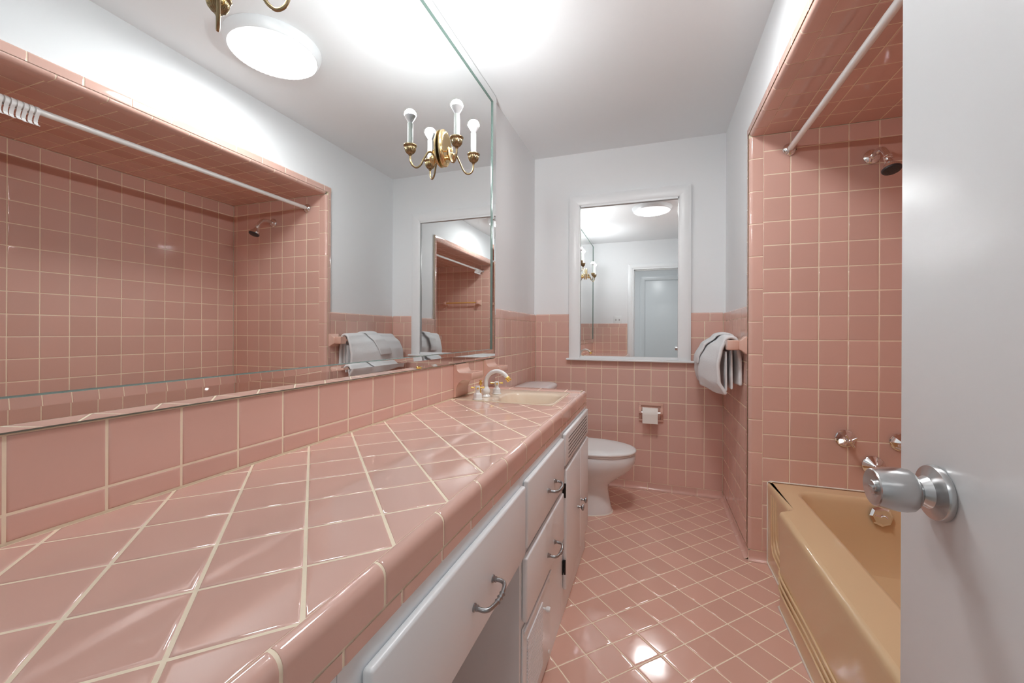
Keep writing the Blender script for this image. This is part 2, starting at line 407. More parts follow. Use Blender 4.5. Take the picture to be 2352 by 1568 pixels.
# ------------------------------------------------------------------ doorway wall behind the camera, hall beyond
DX0, DX1, DZ = 0.550, 1.185, 1.965
w = MB(); w.box(-0.12, DX0, YN - 0.12, YN, 0, H); w.box(DX1, 2.25, YN - 0.12, YN, 0, H); w.box(DX0, DX1, YN - 0.12, YN, DZ, H)
wn = tag(w.build('wall_front', M['plaster']), 'white wall with the doorway, pink tile below', 'wall', kind='structure')
xn = [-x for x in lines(0.030, 0.1085, 0.0, 0.478)][::-1]
tile_panel('wall_tiles', grid_polys(xn, rows), (0, YN + 0.0165, 0), (-1, 0, 0), (0, 0, 1), ([(-0.478, 0, 0, CAP)], 0.016), TG, wn)
cap_run('tile_cap', (0, YN + 0.0165, 0), (1, 0, 0), (0, 1, 0), jl(0, 0.478, 0.06, 0.153), wn)
def casing(mb, x0, x1, z1, wd, y0, y1, z0=0.0):
    def strip(pts): mb.loft(pts)
    yb, yf = y0, y1
    prof = [(0, 0), (0, 0.7), (0.12, 0.85), (0.3, 1.0), (0.85, 0.85), (1.0, 0.6), (1.0, 0)]     # (t across from outer edge, height)
    for side in (0, 1, 2):
        a, b = [], []
        for t, h in prof:
            y = yb + (yf - yb) * h; o = wd * (1 - t)
            if side == 0: a.append((x0 - o, y, z0)); b.append((x0 - o, y, z1 + o))
            if side == 1: a.append((x1 + o, y, z0)); b.append((x1 + o, y, z1 + o))
            if side == 2: a.append((x0 - o, y, z1 + o)); b.append((x1 + o, y, z1 + o))
        mb.loft([a, b])
t = MB(); casing(t, DX0 - 0.006, DX1 + 0.006, DZ + 0.006, 0.064, YN + 0.0005, YN + 0.0215)
t.box(DX0 - 0.006, DX0 + 0.012, YN - 0.12, YN + 0.012, 0, DZ + 0.0); t.box(DX1 - 0.012, DX1 + 0.006, YN - 0.12, YN + 0.012, 0, DZ)
t.box(DX0 + 0.012, DX1 - 0.012, YN - 0.12, YN + 0.012, DZ - 0.012, DZ + 0.006)
t.box(DX0 + 0.012, DX0 + 0.024, YN - 0.10, YN - 0.045, 0, DZ - 0.012); t.box(DX0 + 0.012, DX1 - 0.012, YN - 0.10, YN - 0.045, DZ - 0.024, DZ - 0.012)
tr = tag(t.build('trim_1', M['trim']), 'white door casing around the bathroom doorway', 'door trim', kind='structure')
t = MB(); t.box(DX0 + 0.0121, DX0 + 0.0135, YN - 0.034, YN - 0.004, 1.13, 1.24, bev=0.0005); t.build('strike_plate', M['pewter'], tr)
# hall
w = MB(); w.box(-1.2, 2.6, -4.85, YN - 0.12, -0.12, -0.005)
tag(w.build('floor_hall', M['hallfloor']), 'plain hall floor beyond the doorway', 'floor', kind='structure')
w = MB(); w.box(-1.2, 2.6, -4.85, YN - 0.121, H, H + 0.08)
tag(w.build('ceiling_hall', M['ceil']), 'white hall ceiling beyond the doorway', 'ceiling', kind='structure')
w = MB(); w.box(-1.2, 2.6, -4.92, -4.80, 0, H); w.box(-1.28, -1.2, -4.92, YN - 0.12, 0, H); w.box(2.6, 2.68, -4.92, YN - 0.12, 0, H)
tag(w.build('wall_hall', M['plaster']), 'white hall wall with a closed white door', 'wall', kind='structure')
t = MB(); casing(t, 0.68, 1.46, 2.0, 0.085, -4.7995, -4.770); d2 = t.build('door_2', M['trim'])
tag(d2, 'closed flat white hall door seen through the doorway in the small mirror', 'door', kind='structure')
t = MB(); t.box(0.69, 1.45, -4.7995, -4.790, 0.006, 1.99, bev=0.002); t.build('door_leaf', M['trim'], d2)

# ------------------------------------------------------------------ open door in the foreground
da = math.radians(2.0)
dl = (1.130, -2.254, 0)                            # latch edge of the face one sees
door = MB(); DW = 0.80
door.box(0, 0.035, -DW, 0, 0.012, 1.955, bev=0.0025)
d1 = door.build('door_1', M['trim'])
d1.location = dl; d1.rotation_euler = (0, 0, da)
tag(d1, 'white bathroom door standing open in front of the tub', 'door', kind='structure')
kz = 0.8800; ky = -0.0712
k = MB(); kc = (-0.0005, ky, kz)
k.lathe([(0.0125, 0.006), (0.0126, 0.019), (0.0150, 0.0208), (0.0200, 0.0228), (0.0236, 0.0270), (0.0248, 0.033), (0.0245, 0.043), (0.0230, 0.054), (0.0214, 0.0612), (0.0202, 0.0622), (0.0170, 0.0615), (0.0125, 0.0600), (0.0085, 0.0595)], kc, (-1, 0, 0), 48, cap0=False)
kn = k.build('door_knob', M['steel'], d1, 30)
k = MB(); k.lathe([(0.0308, 0.0), (0.0310, 0.004), (0.0298, 0.0065), (0.0260, 0.0078), (0.0180, 0.0110), (0.0145, 0.0165), (0.0135, 0.0185)], kc, (-1, 0, 0), 56)
k.build('rosette', M['steel'], kn, 30)
k = MB(); k.lathe([(0.0082, 0.0590), (0.0082, 0.0618), (0.0074, 0.0626), (0.0060, 0.0620)], kc, (-1, 0, 0), 28)
k.box(-0.0640, -0.0615, ky - 0.0048, ky + 0.0048, kz - 0.0012, kz + 0.0012, bev=0.0005)
k.build('lock_button', M['steel'], kn, 30)
k = MB(); k.box(0.008, 0.027, 0.0002, 0.0014, kz - 0.028, kz + 0.028, bev=0.0004); k.build('latch_plate', M['steel'], d1)

# ------------------------------------------------------------------ big wall mirror with mirrored strip frame
mo = (0.0, (MY0 + MY1) / 2, MZ0)
mir = empty('wall_mirror', mo, 'large wall mirror with a mirrored strip border above the counter', 'mirror')
FW = 0.0505
mb = MB(); xm = 0.0
mb.box(-0.0160, -0.0045, MY0, MY1, MZ0, MZ1, 1)
mb.add([(xm, MY0 + FW - .002, MZ0 + FW - .002), (xm, MY1 - FW + .002, MZ0 + FW - .002), (xm, MY1 - FW + .002, MZ1 - FW + .002), (xm, MY0 + FW - .002, MZ1 - FW + .002)], [(0, 1, 2, 3)], 0)
rel(mb, mo).build('mirror_panel', [M['mirror'], M['glassedge']], mir, fix=False)
# frame strips: across-profile from outer edge (0) to inner edge (FW): (t, height x)
fp = [(0.0, -0.0044, 1), (0.0, 0.0040, 1), (0.0030, 0.0072, 0), (0.0125, 0.0080, 0), (0.0325, 0.0080, 0), (0.0480, 0.0066, 0), (0.0490, 0.0058, 1), (FW, -0.0002, 1)]
cors = [(MY0, MZ0), (MY1, MZ0), (MY1, MZ1), (MY0, MZ1)]; inn = [(1, 1), (-1, 1), (-1, -1), (1, -1)]
for i in range(4):
    j = (i + 1) % 4; mb = MB()
    A = [Vector((x, cors[i][0] + inn[i][0] * t, cors[i][1] + inn[i][1] * t)) for t, x, _ in fp]
    B = [Vector((x, cors[j][0] + inn[j][0] * t, cors[j][1] + inn[j][1] * t)) for t, x, _ in fp]
    for q in range(len(fp) - 1):
        mb.add([A[q], B[q], B[q + 1], A[q + 1]], [(0, 1, 2, 3)], 1 if q in (0, 1, 5, 6) else 0)
    o = rel(mb, mo).build('frame_strip', [M['mirror'], M['glassedge']], mir, angle=1, fix=False)

# ------------------------------------------------------------------ sconces
def sconce(yc, label):
    L = (0.006, yc, 1.82)
    root = empty('wall_sconce', L, label, 'wall lamp', 'brass candle sconces on the mirror')
    def oval(a, b, x, n=40): return [(x, yc + a * math.cos(2 * PI * i / n), 1.818 + b * math.sin(2 * PI * i / n)) for i in range(n)]
    mb = MB()
    mb.loft([oval(.050, .076, .0058), oval(.050, .076, .011), oval(.0475, .0735, .0135), oval(.043, .069, .0145), oval(.042, .068, .0185), oval(.037, .063, .0205), oval(.034, .058, .0195), oval(.010, .018, .0205)])
    rel(mb, L).build('backplate', M['brass'], root, 40)
    mb = MB()                                               # small urn with a leaf scroll in the middle
    c = (.043, yc, 1.771)
    mb.lathe([(.0005, -.018), (.004, -.016), (.005, -.012), (.011, -.006), (.0165, .006), (.0175, .016), (.0165, .018), (.006, .018), (.0045, .026), (.0065, .034), (.003, .044), (.0005, .050)], c, (0, 0, 1), 24)
    mb.tube(smooth_path([(.02, yc, 1.775), (.033, yc, 1.772), (.043, yc, 1.768)]), .006, 10)
    for s in (-1, 1):
        mb.tube(smooth_path([(.034, yc + s * .002, 1.79), (.040, yc + s * .008, 1.803), (.036, yc + s * .013, 1.812), (.030, yc + s * .009, 1.809)]), .0028, 8)
    rel(mb, L).build('centre_urn', M['brass'], root, 40)
    for s in (-1, 1):
        mb = MB()
        pts = [(.030, .010, 1.782), (.036, .020, 1.797), (.046, .034, 1.796), (.058, .046, 1.768), (.070, .055, 1.738), (.084, .064, 1.7265), (.097, .073, 1.735), (.103, .0775, 1.752), (.104, .078, 1.770)]
        mb.tube(smooth_path([(x, yc + s * y, z) for x, y, z in pts]), .0040, 12)
        cx, cy = .104, yc + s * .078
        arm = rel(mb, L).build('arm', M['brassdark'], root, 40)
        mb = MB(); mb.lathe([(.004, .000), (.006, .004), (.0075, .006), (.006, .008), (.013, .012), (.0185, .020), (.0215, .030), (.0205, .0355), (.0255, .039), (.0270, .0425), (.0262, .0445), (.0225, .0425), (.012, .0415)], (cx, cy, 1.7685), (0, 0, 1), 64, flute=18, famp=.09, frange=(.011, .033))
        rel(mb, L).build('candle_cup', M['brassdark'], root, 50)
        mb = MB(); mb.lathe([(.0112, .0), (.0112, .090), (.0100, .0915)], (cx, cy, 1.8105), (0, 0, 1), 24)
        rel(mb, L).build('candle_sleeve', M['candle'], root, 40)
        mb = MB(); mb.lathe([(.0085, .0), (.0100, .006), (.0150, .014), (.0205, .0225), (.0235, .0300)], (cx, cy, 1.9010), (0, 0, 1), 28)
        bl = rel(mb, L).build('bulb', M['bulbbase'], root, 40)
        prof = [(.0236 * math.cos(math.radians(a)) if a < 90 else 0.0001, .0300 + .0007 + .0215 * math.sin(math.radians(a)) + .004 * (a > 0)) for a in (0, 10, 25, 40, 55, 70, 82, 90)]
        mb = MB(); mb.lathe(prof, (cx, cy, 1.9010), (0, 0, 1), 28); rel(mb, L).build('bulb_globe', M['bulb'], bl, 60).parent = bl
    return root
sconce(-1.4267, 'brass two-candle sconce mounted on the mirror above the sink end of the counter')
sconce(-2.3520, 'brass two-candle sconce on the mirror at the top picture edge, nearer the doorway')

# ------------------------------------------------------------------ ceiling light
LC = (0.806, -1.527, H)
lamp = empty('ceiling_light', LC, 'round flush white ceiling lamp with a ribbed glowing lens', 'ceiling lamp')
mb = MB(); mb.lathe([(.196, -.0005), (.196, -.006), (.192, -.018), (.1835, -.036), (.1790, -.0405), (.1765, -.0405), (.1765, -.030)], LC, (0, 0, 1), 72, cap1=False)
rel(mb, LC).build('canopy', M['trim'], lamp, 40)
mb = MB(); n = 216; rings = []
for rr, zz, am in ((.1762, -.0395, 0), (.1745, -.0425, .35), (.165, -.0455, 1), (.150, -.0490, 1), (.1385, -.0515, .8), (.136, -.0520, 0)):
    rings.append([(LC[0] + rr * math.cos(2 * PI * i / n), LC[1] + rr * math.sin(2 * PI * i / n), H + zz + am * .0022 * math.cos(54 * 2 * PI * i / n)) for i in range(n)])
mb.loft(rings, 0, False, False); rel(mb, LC).build('ribbed_rim', M['lensrim'], lamp, 60)
mb = MB(); mb.lathe([(.1359, -.0520), (.110, -.0555), (.070, -.0580), (.030, -.0592), (.0001, -.0595)], LC, (0, 0, 1), 72, cap0=False)
rel(mb, LC).build('lens', M['lens'], lamp, 60)

# ------------------------------------------------------------------ framed mirror on the far wall
fo = (0.65, -0.01, 0.87)
fm = empty('framed_mirror', fo, 'tall mirror in a white wooden casing on the far wall above the toilet', 'mirror')
mb = MB(); casing(mb, 0.3262, 0.9825, 1.9640, 0.0745, -0.0008, -0.0235, 0.8805)
mb.box(0.2535, 1.0500, -0.0006, 0.0160, 1.1975, 2.037)
mb.box(0.3262, 0.9825, -0.0006, -0.0045, 0.8805, 0.8985)
for x0, x1, z0, z1 in ((0.3262, 0.3315, 0.8985, 1.9640), (0.9772, 0.9825, 0.8985, 1.9640), (0.3262, 0.9825, 1.9520, 1.9640)):
    mb.box(x0, x1, -0.0006, -0.0170, z0, z1)
rel(mb, fo).build('casing', M['trim'], fm, 30)
mb = MB(); mb.box(0.2335, 1.0785, -0.0006, -0.0395, 0.8655, 0.8800, bev=0.0055, seg=3); rel(mb, fo).build('sill', M['trim'], fm, 40)
mb = MB(); mb.add([(0.3315, -0.0020, 0.8985), (0.9772, -0.0020, 0.8985), (0.9772, -0.0020, 1.9530), (0.3315, -0.0020, 1.9530)], [(0, 1, 2, 3)], 0)
mb.box(0.3300, 0.9790, -0.0019, -0.0007, 0.8985, 1.9540, 1)
rel(mb, fo).build('mirror_glass', [M['mirror2'], M['black']], fm, fix=False)

# ------------------------------------------------------------------ vanity: tiled counter
CT = 0.7732; CY1 = -0.886; CXe = 0.4953; CXf = 0.5115
cto = (0.25, -2.0, 0.70)
ct = empty('countertop', cto, 'long pink tiled vanity counter with diagonal tiles and rounded front edge', 'countertop')
SY0, SY1 = -1.353, -0.9755                          # sink cut-out
SX0, SX1 = 0.018, 0.4480
mb = MB()
O = Vector((0, 0, CT)); U = Vector((1, 0, 0)); V = Vector((0, 1, 0)); Nn = Vector((0, 0, 1))
for p in diag_polys((0.1125, -2.2265), 0.1084, 0.0025, CXe, YN + 0.018, SY0): add_tile(mb, p, O, U, V, Nn, 0.0040)
for p in grid_polys([SX1, CXe], [SY0, -1.25, -1.10, SY1]) + grid_polys([0.0025, CXe], [SY1, CY1 - 0.012])[:0]: add_tile(mb, p, O, U, V, Nn, 0.0034)
for x0, x1, y0, y1 in ((0.0025, CXe, YN + 0.018, SY0), (SX1, CXe, SY0, SY1), (0.0025, CXe, SY1, CY1 - 0.010), (0.0025, SX0 - 0.0, SY0, SY1)):
    mb.box(x0, x1, y0, y1, 0.7365, CT - 0.0011, 1)
rel(mb, cto).build('tile_top', TG, ct, 50, fix=False)
mb = MB(); pr = [(-0.0005, -0.0504), (-0.0005 + 0.0005, -0.0504), (0.0, -0.0175)] + arc(-0.0150, -0.0150, 0.0150, 0, 90, 7)[0:] + [(CXe - CXf, 0.0004)]
pr = [(0.0, -0.0504), (0.0, -0.0175)] + [(-0.0150 + 0.0150 * math.cos(math.radians(a)), -0.0155 + 0.0165 * math.sin(math.radians(a))) for a in (0, 15, 30, 45, 60, 75, 90)] + [(CXe - CXf, 0.0004)]
jn = jl(YN + 0.018, CY1, -2.498, 0.1500)
trim_run(mb, (CXf, 0, CT), (0, 1, 0), (1, 0, 0), (0, 0, 1), pr, jn, gap=0.0042, back=1, rnd=0.002)
pr2 = [(0.0, -0.0718), (0.0, -0.0540)]
trim_run(mb, (CXf, 0, CT), (0, 1, 0), (1, 0, 0), (0, 0, 1), pr2, jl(YN + 0.018, CY1, -2.4613, 0.1085), gap=0.0036, back=1)
mb.box(0.4955, CXf - 0.0012, YN + 0.018, CY1, CT - 0.0715, CT - 0.016, 1)
rel(mb, cto).build('front_edge', TG, ct, 40, fix=False)
mb = MB()                                           # raised bullnose trim behind the sink and the counter end
pe = [(0.0, -0.0504), (0.0, -0.0100)] + [(-0.0120 + 0.0120 * math.cos(math.radians(a)), -0.0100 + 0.0145 * math.sin(math.radians(a))) for a in (15, 35, 55, 75, 90)] + [(-0.060, 0.0048)] + [(-0.076 - 0.0100 * math.sin(math.radians(a)), 0.0048 - 0.0100 * (1 - math.cos(math.radians(a)))) for a in (25, 50, 75, 90)]
trim_run(mb, (0, CY1, CT), (1, 0, 0), (0, 1, 0), (0, 0, 1), pe, [0.0030, 0.135, 0.285, 0.420, 0.4950], gap=0.0034, back=1)
mb.box(0.003, CXf - 0.002, CY1 - 0.02, CY1 - 0.0015, CT - 0.0715, CT - 0.02, 1)
rel(mb, cto).build('end_trim', TG, ct, 40, fix=False)

# ------------------------------------------------------------------ sink
sko = (0.23, -1.165, 0.70)
sk = empty('sink', sko, 'beige rectangular drop-in sink set in the pink counter', 'sink')
def rrect(x0, x1, y0, y1, r, z, n=6):
    out = []
    for cx, cy, a0 in ((x1 - r, y1 - r, 0), (x0 + r, y1 - r, 90), (x0 + r, y0 + r, 180), (x1 - r, y0 + r, 270)):
        for i in range(n + 1):
            a = math.radians(a0 + 90 * i / n); out.append((cx + r * math.cos(a), cy + r * math.sin(a), z))
    return out
mb = MB()
def sring(d, z, r): return rrect(0.175 + d, 0.434 - d, -1.338 + d, -1.062 - d, r * 1.6, z)
mb.loft([rrect(SX0 + .001, SX1 - .001, SY0 + .001, SY1 - .001, .012, CT - .030), rrect(SX0 + .001, SX1 - .001, SY0 + .001, SY1 - .001, .012, CT + .0012), rrect(SX0 + .004, SX1 - .004, SY0 + .004, SY1 - .004, .012, CT + .0022),
         sring(-.008, CT + .0022, .045), sring(-.002, CT + .0005, .045), sring(.004, CT - .008, .045), sring(.012, CT - .05, .045), sring(.022, CT - .10, .045), sring(.036, CT - .128, .05), sring(.065, CT - .138, .05), sring(.11, CT - .140, .015)], 0, False, True)
rel(mb, sko).build('basin', M['sink'], sk, 40)
mb = MB(); mb.lathe([(.020, 0), (.020, .003), (.012, .0035), (.011, .002)], (0.30, -1.19, CT - .140), (0, 0, 1), 28); rel(mb, sko).build('drain', M['gold'], sk, 30)

# ------------------------------------------------------------------ faucet
DK = CT + .0030
fo2 = (0.118, -1.240, DK)
fc = empty('faucet', fo2, 'white gooseneck faucet with gold tip and two gold cross handles', 'faucet')
fx, fy = 0.1215, -1.244
mb = MB()
mb.lathe([(.0200, 0), (.0200, .003), (.0165, .007), (.0135, .011), (.0165, .017), (.0185, .025), (.0175, .033), (.0125, .040), (.0105, .046)], (fx, fy, DK), (0, 0, 1), 32, cap1=False)
R = .053; zc_ = DK + .0615
path = [(fx, fy, DK + .04), (fx, fy, zc_ - .01)] + [(fx + R - R * math.cos(math.radians(a)), fy, zc_ + R * math.sin(math.radians(a))) for a in range(0, 141, 10)] + [(fx + R + R * .766 + .0075, fy, zc_ + R * .643 - .0092)]
mb.tube(path, .0092, 20)
rel(mb, fo2).build('spout', M['whiteenamel'], fc, 40)
ex = Vector(path[-1]); dirv = (Vector(path[-1]) - Vector(path[-2])).normalized()
mb = MB(); mb.lathe([(.0100, -.004), (.0106, -.002), (.0106, .003), (.0095, .004), (.0095, .006), (.0108, .0075), (.0108, .0145), (.0095, .016), (.006, .0155)], ex, dirv, 28); rel(mb, fo2).build('aerator', M['gold'], fc, 35)
mb = MB(); mb.tube([(fx - .026, fy, DK), (fx - .026, fy, DK + .052)], .0026, 10); mb.lathe([(.003, 0), (.0068, .003), (.0078, .008), (.0068, .013), (.004, .015), (.0055, .018), (.0045, .022), (.0005, .0235)], (fx - .026, fy, DK + .050), (0, 0, 1), 20)
rel(mb, fo2).build('lift_rod', M['gold'], fc, 40)
for hx, hy in ((0.117, -1.325), (0.135, -1.148)):
    mb = MB(); mb.lathe([(.0215, 0), (.0215, .0030), (.0185, .0045), (.0180, .0065), (.0180, .019), (.0160, .0245), (.0100, .0290), (.0090, .035)], (hx, hy, DK), (0, 0, 1), 28)
    hb = rel(mb, fo2).build('handle_base', M['whiteenamel'], fc, 35)
    mb = MB(); mb.lathe([(.0088, .035), (.0098, .041), (.0112, .0455), (.0112, .0545), (.0098, .0575), (.005, .0580)], (hx, hy, DK), (0, 0, 1), 8)
    hh = rel(mb, fo2).build('handle_hub', M['whiteenamel'], hb, 30); hh.parent = hb
    for a in (25, 115, 205, 295):
        ca, sa = math.cos(math.radians(a)), math.sin(math.radians(a)); mb = MB()
        mb.lathe([(.0022, 0), (.0026, .005), (.0044, .016), (.0046, .0175), (.0030, .0185)], (hx + ca * .0105, hy + sa * .0105, DK + .050), (ca, sa, 0), 14)
        rel(mb, fo2).build('cross_lever', M['gold'], hb, 40)

# ------------------------------------------------------------------ ceramic soap dish and tumbler shelf under the mirror
def dish(name, y0, y1, label):
    L = (0.001, (y0 + y1) / 2, 0.78)
    root = MB(); z0, z1 = 0.7765, 0.9205; x0 = 0.0006
    n = 14; rings = []
    # outline in the x-z plane: back plate, shelf, curved bracket below
    out = [(x0, z1), (0.0130, z1), (0.0140, z1 - .004)] + [(0.040 - .026 * math.cos(math.radians(a)), 0.9085 - .0245 * math.sin(math.radians(a))) for a in (10, 30, 50, 70, 90)] + \
          [(0.078, 0.8830), (0.0860, 0.8860), (0.0885, 0.8835), (0.0885, 0.8590), (0.0860, 0.8560), (0.055, 0.8555)] + \
          [(0.055 - .0435 * math.sin(math.radians(a)), 0.8020 + .0535 * math.cos(math.radians(a))) for a in (20, 40, 60, 80, 90)] + [(0.0110, 0.7800), (0.009, z0), (x0, z0)]
    c = (0.03, 0.85)
    for yy, s in ((y0, .975), (y0 + .002, .992), (y0 + .005, 1.0), (y0 + .012, 1.0), (y1 - .012, 1.0), (y1 - .005, 1.0), (y1 - .002, .992), (y1, .975)):
        rings.append([(max(x0, c[0] + (p[0] - c[0]) * s) if p[0] > x0 + 1e-6 else x0, yy, c[1] + (p[1] - c[1]) * s) for p in out])
    root.loft(rings)
    # shallow tray lips
    root.box(0.030, 0.0880, y0 + .001, y0 + .006, 0.8800, 0.8868, bev=.002); root.box(0.030, 0.0880, y1 - .006, y1 - .001, 0.8800, 0.8868, bev=.002)
    o = rel(root, L).build(name, M['ceramic'], None, 45); o.location = L
    return tag(o, label, 'soap dish')
dish('soap_dish', -1.3225, -1.197, 'pink ceramic wall soap dish left of the faucet, nearer the camera')
dish('soap_dish', -0.9860, -0.860, 'pink ceramic wall soap dish behind the faucet at the mirror corner')

# ------------------------------------------------------------------ vanity cabinets
XF = 0.507; XD = 0.5220
def front_panel(mb, y0, y1, z0, z1, th=None):
    mb.box(XF + .0006, XD, y0, y1, z0, z1, bev=.0055, seg=3)
def pull(y0, y1, z, parent, L, x=XD):
    mb = MB(); ym = (y0 + y1) / 2; w = (y1 - y0) / 2
    pts = [(x, ym - w, z), (x + .020, ym - w, z - .001), (x + .029, ym - w * .72, z - .002), (x + .033, ym, z - .003), (x + .029, ym + w * .72, z - .002), (x + .020, ym + w, z - .001), (x, ym + w, z)]
    mb.tube(smooth_path(pts, 6), .0042, 12)
    for s in (-1, 1): mb.lathe([(.0075, .0), (.0075, .002), (.0055, .004), (.0060, .007), (.0045, .009)], (x, ym + s * w, z), (1, 0, 0), 16)
    for d in (-.012, .0, .012): mb.lathe([(.0042, -.002), (.0058, 0), (.0042, .002)], (x + .0325, ym + d, z - .003), (0, 1, 0), 14)
    rel(mb, L).build('pull_handle', M['pewter'], parent, 40)
CB = 0.0005; CTB = 0.7005
# drawer bank
DBL = (0.25, -1.69, 0)
db = empty('drawer_cabinet', DBL, 'white drawer cabinet with two pulls and a vent grille beside the knee space', 'cabinet')
mb = MB(); b0, b1 = -1.945, -1.4545
mb.box(0.02, XF, b0, b1, CB, CTB)
rel(mb, DBL).build('body', M['cab'], db)
for (y0, y1, z0, z1, pz) in ((-1.921, -1.466, 0.505, 0.680, 0.579), (-1.927, -1.469, 0.318, 0.484, 0.381)):
    mb = MB(); front_panel(mb, y0, y1, z0, z1); dr = rel(mb, DBL).build('drawer', M['cab'], db, 40)
    pull(-1.708, -1.622, pz, dr, DBL)
mb = MB(); x = XF + .0006
mb.box(x, x + .006, -1.930, -1.640, 0.030, 0.300, bev=.002)
mb.box(x + .006, x + .011, -1.930, -1.640, 0.290, 0.300, bev=.002)
for i in range(22):
    zz = 0.070 + i * .0088
    mb.box(x + .006, x + .0095, -1.90, -1.745, zz, zz + .0052)
gr = rel(mb, DBL).build('vent_grille', M['cab'], db, 40)
for (yy, zz) in ((-1.915, 0.275), (-1.660, 0.275), (-1.660, 0.050), (-1.915, 0.050)):
    mb = MB(); mb.lathe([(.0055, 0), (.005, .0025), (.002, .0035)], (x + .006, yy, zz), (1, 0, 0), 14); rel(mb, DBL).build('screw', M['whiteplastic'], gr)
mb = MB(); mb.lathe([(.003, 0), (.003, .008), (.0075, .012), (.0085, .018), (.006, .023), (.002, .024)], (x + .006, -1.735, 0.235), (1, 0, 0), 18); rel(mb, DBL).build('vent_knob', M['whiteplastic'], gr)
# sink cabinet
SBL = (0.25, -1.17, 0)
sb = empty('sink_cabinet', SBL, 'white sink cabinet with slotted false front and two doors, next to toilet', 'cabinet')
mb = MB(); mb.box(0.02, XF, -1.4535, -0.892, CB, 0.6300); mb.box(0.44, XF, -1.4535, -0.892, 0.6300, CTB)
rel(mb, SBL).build('body', M['cab'], sb)
mb = MB(); y0, y1 = -1.440, -0.897
front_panel(mb, y0, y1, 0.569, 0.688)
for i in range(6): mb.box(XD - .0002, XD + .0008, y0 + .05, y1 - .05, 0.588 + i * .0145, 0.5915 + i * .0145, 1)
rel(mb, SBL).build('false_front', [M['cab'], M['cabdark']], sb, 40)
for (y0, y1, z0, kyy, hy) in ((-1.4215, -1.1240, 0.103, -1.181, -1), (-1.1150, -0.893, 0.112, -1.100, 1)):
    mb = MB(); front_panel(mb, y0, y1, z0, 0.551); dr = rel(mb, SBL).build('door', M['cab'], sb, 40)
    mb = MB(); mb.lathe([(.0065, 0), (.0060, .003), (.0040, .006), (.0038, .013), (.0100, .017), (.0135, .0205), (.0125, .0245), (.006, .027), (.0005, .0275)], (XD, kyy, 0.3180), (1, 0, 0), 22)
    rel(mb, SBL).build('knob', M['pewter'], dr, 40)
    for hz in (0.475, 0.190):
        mb = MB(); yy = y0 if hy < 0 else y1
        a, b = (yy - .012, yy - .0005) if hy < 0 else (yy + .0003, yy + .0011)
        mb.box(XF + .0006, XF + .004, a, b, hz - .026, hz + .026, bev=.001)
        if hy < 0: mb.tube([(XF + .009, yy - .004, hz - .026), (XF + .009, yy - .004, hz + .026)], .0038, 10)
        rel(mb, SBL).build('hinge', M['black'], dr, 40)
# knee-space drawer and the cabinet at the doorway end
KL = (0.25, -2.24, 0.66)
kd = empty('knee_drawer', KL, 'wide white drawer hung over the open knee space', 'drawer')
mb = MB(); mb.box(0.30, XF, -2.575, -1.9460, 0.6850, CTB); mb.box(0.30, XF, -2.575, -1.9460, 0.52, 0.6850)
rel(mb, KL).build('rail', M['cab'], kd)
mb = MB(); front_panel(mb, -2.539, -1.938, 0.4985, 0.6745)
o = rel(mb, KL).build('drawer_front', M['cab'], kd, 40)
pull(-2.2550, -2.1640, 0.5685, o, KL)
NL = (0.25, -2.82, 0)
nb = empty('end_cabinet', NL, 'white cabinet side at the doorway end of the counter', 'cabinet')
mb = MB(); mb.box(0.02, XF, YN + .035, -2.576, CB, CTB); rel(mb, NL).build('body', M['cab'], nb)
mb = MB(); front_panel(mb, YN + .06, -2.600, 0.10, 0.675); rel(mb, NL).build('door', M['cab'], nb, 40)

# ------------------------------------------------------------------ toilet
TL = (0.45, -0.43, 0); ty = -0.43
to = empty('toilet', TL, 'white porcelain toilet with closed lid behind the vanity', 'toilet')
def egg(xb, xf, hw, z, n=44, p=2.3):
    xc = xb + (xf - xb) * 0.45; out = []
    for i in range(n):
        a = 2 * PI * i / n; c, s = math.cos(a), math.sin(a)
        ax = (xf - xc) if c > 0 else (xc - xb)
        e = 2 / (2.0 if c > 0 else 2.8)
        out.append((xc + ax * math.copysign(abs(c) ** e, c), ty + hw * math.copysign(abs(s) ** (2 / 2.15), s), z))
    return out
mb = MB()
mb.loft([egg(.17, .597, .122, .001), egg(.17, .597, .123, .012), egg(.175, .590, .117, .03), egg(.18, .578, .108, .09), egg(.19, .572, .104, .135), egg(.19, .578, .108, .165), egg(.18, .615, .125, .195), egg(.17, .665, .150, .235), egg(.165, .705, .170, .270), egg(.16, .724, .178, .300), egg(.16, .729, .180, .320), egg(.16, .729, .180, .346), egg(.16, .725, .177, .352), egg(.20, .690, .140, .352)])
bw = rel(mb, TL).build('bowl', M['porcelain'], to, 50)
mb = MB(); mb.loft([egg(.235, .722, .174, .3535), egg(.235, .727, .178, .356), egg(.235, .727, .178, .3615), egg(.235, .724, .176, .363)]); rel(mb, TL).build('seat', M['whiteplastic'], to, 40)
mb = MB(); mb.loft([egg(.230, .727, .180, .3640), egg(.230, .733, .184, .367), egg(.230, .734, .185, .373), egg(.232, .730, .182, .3795), egg(.24, .712, .168, .3845), egg(.27, .66, .125, .3875), egg(.33, .56, .06, .3890), egg(.4, .46, .01, .3892)]); rel(mb, TL).build('lid', M['whiteplastic'], to, 60)
mb = MB()
for i in range(1): pass
def rb(x0, x1, y0, y1, r, z): return rrect(x0, x1, y0, y1, r, z, 6)
mb.loft([rb(.030, .185, ty - .175, ty + .175, .03, .360), rb(.022, .205, ty - .195, ty + .195, .045, .40), rb(.018, .215, ty - .205, ty + .205, .06, .55), rb(.018, .217, ty - .208, ty + .208, .06, .700)])
rel(mb, TL).build('tank', M['porcelain'], to, 50)
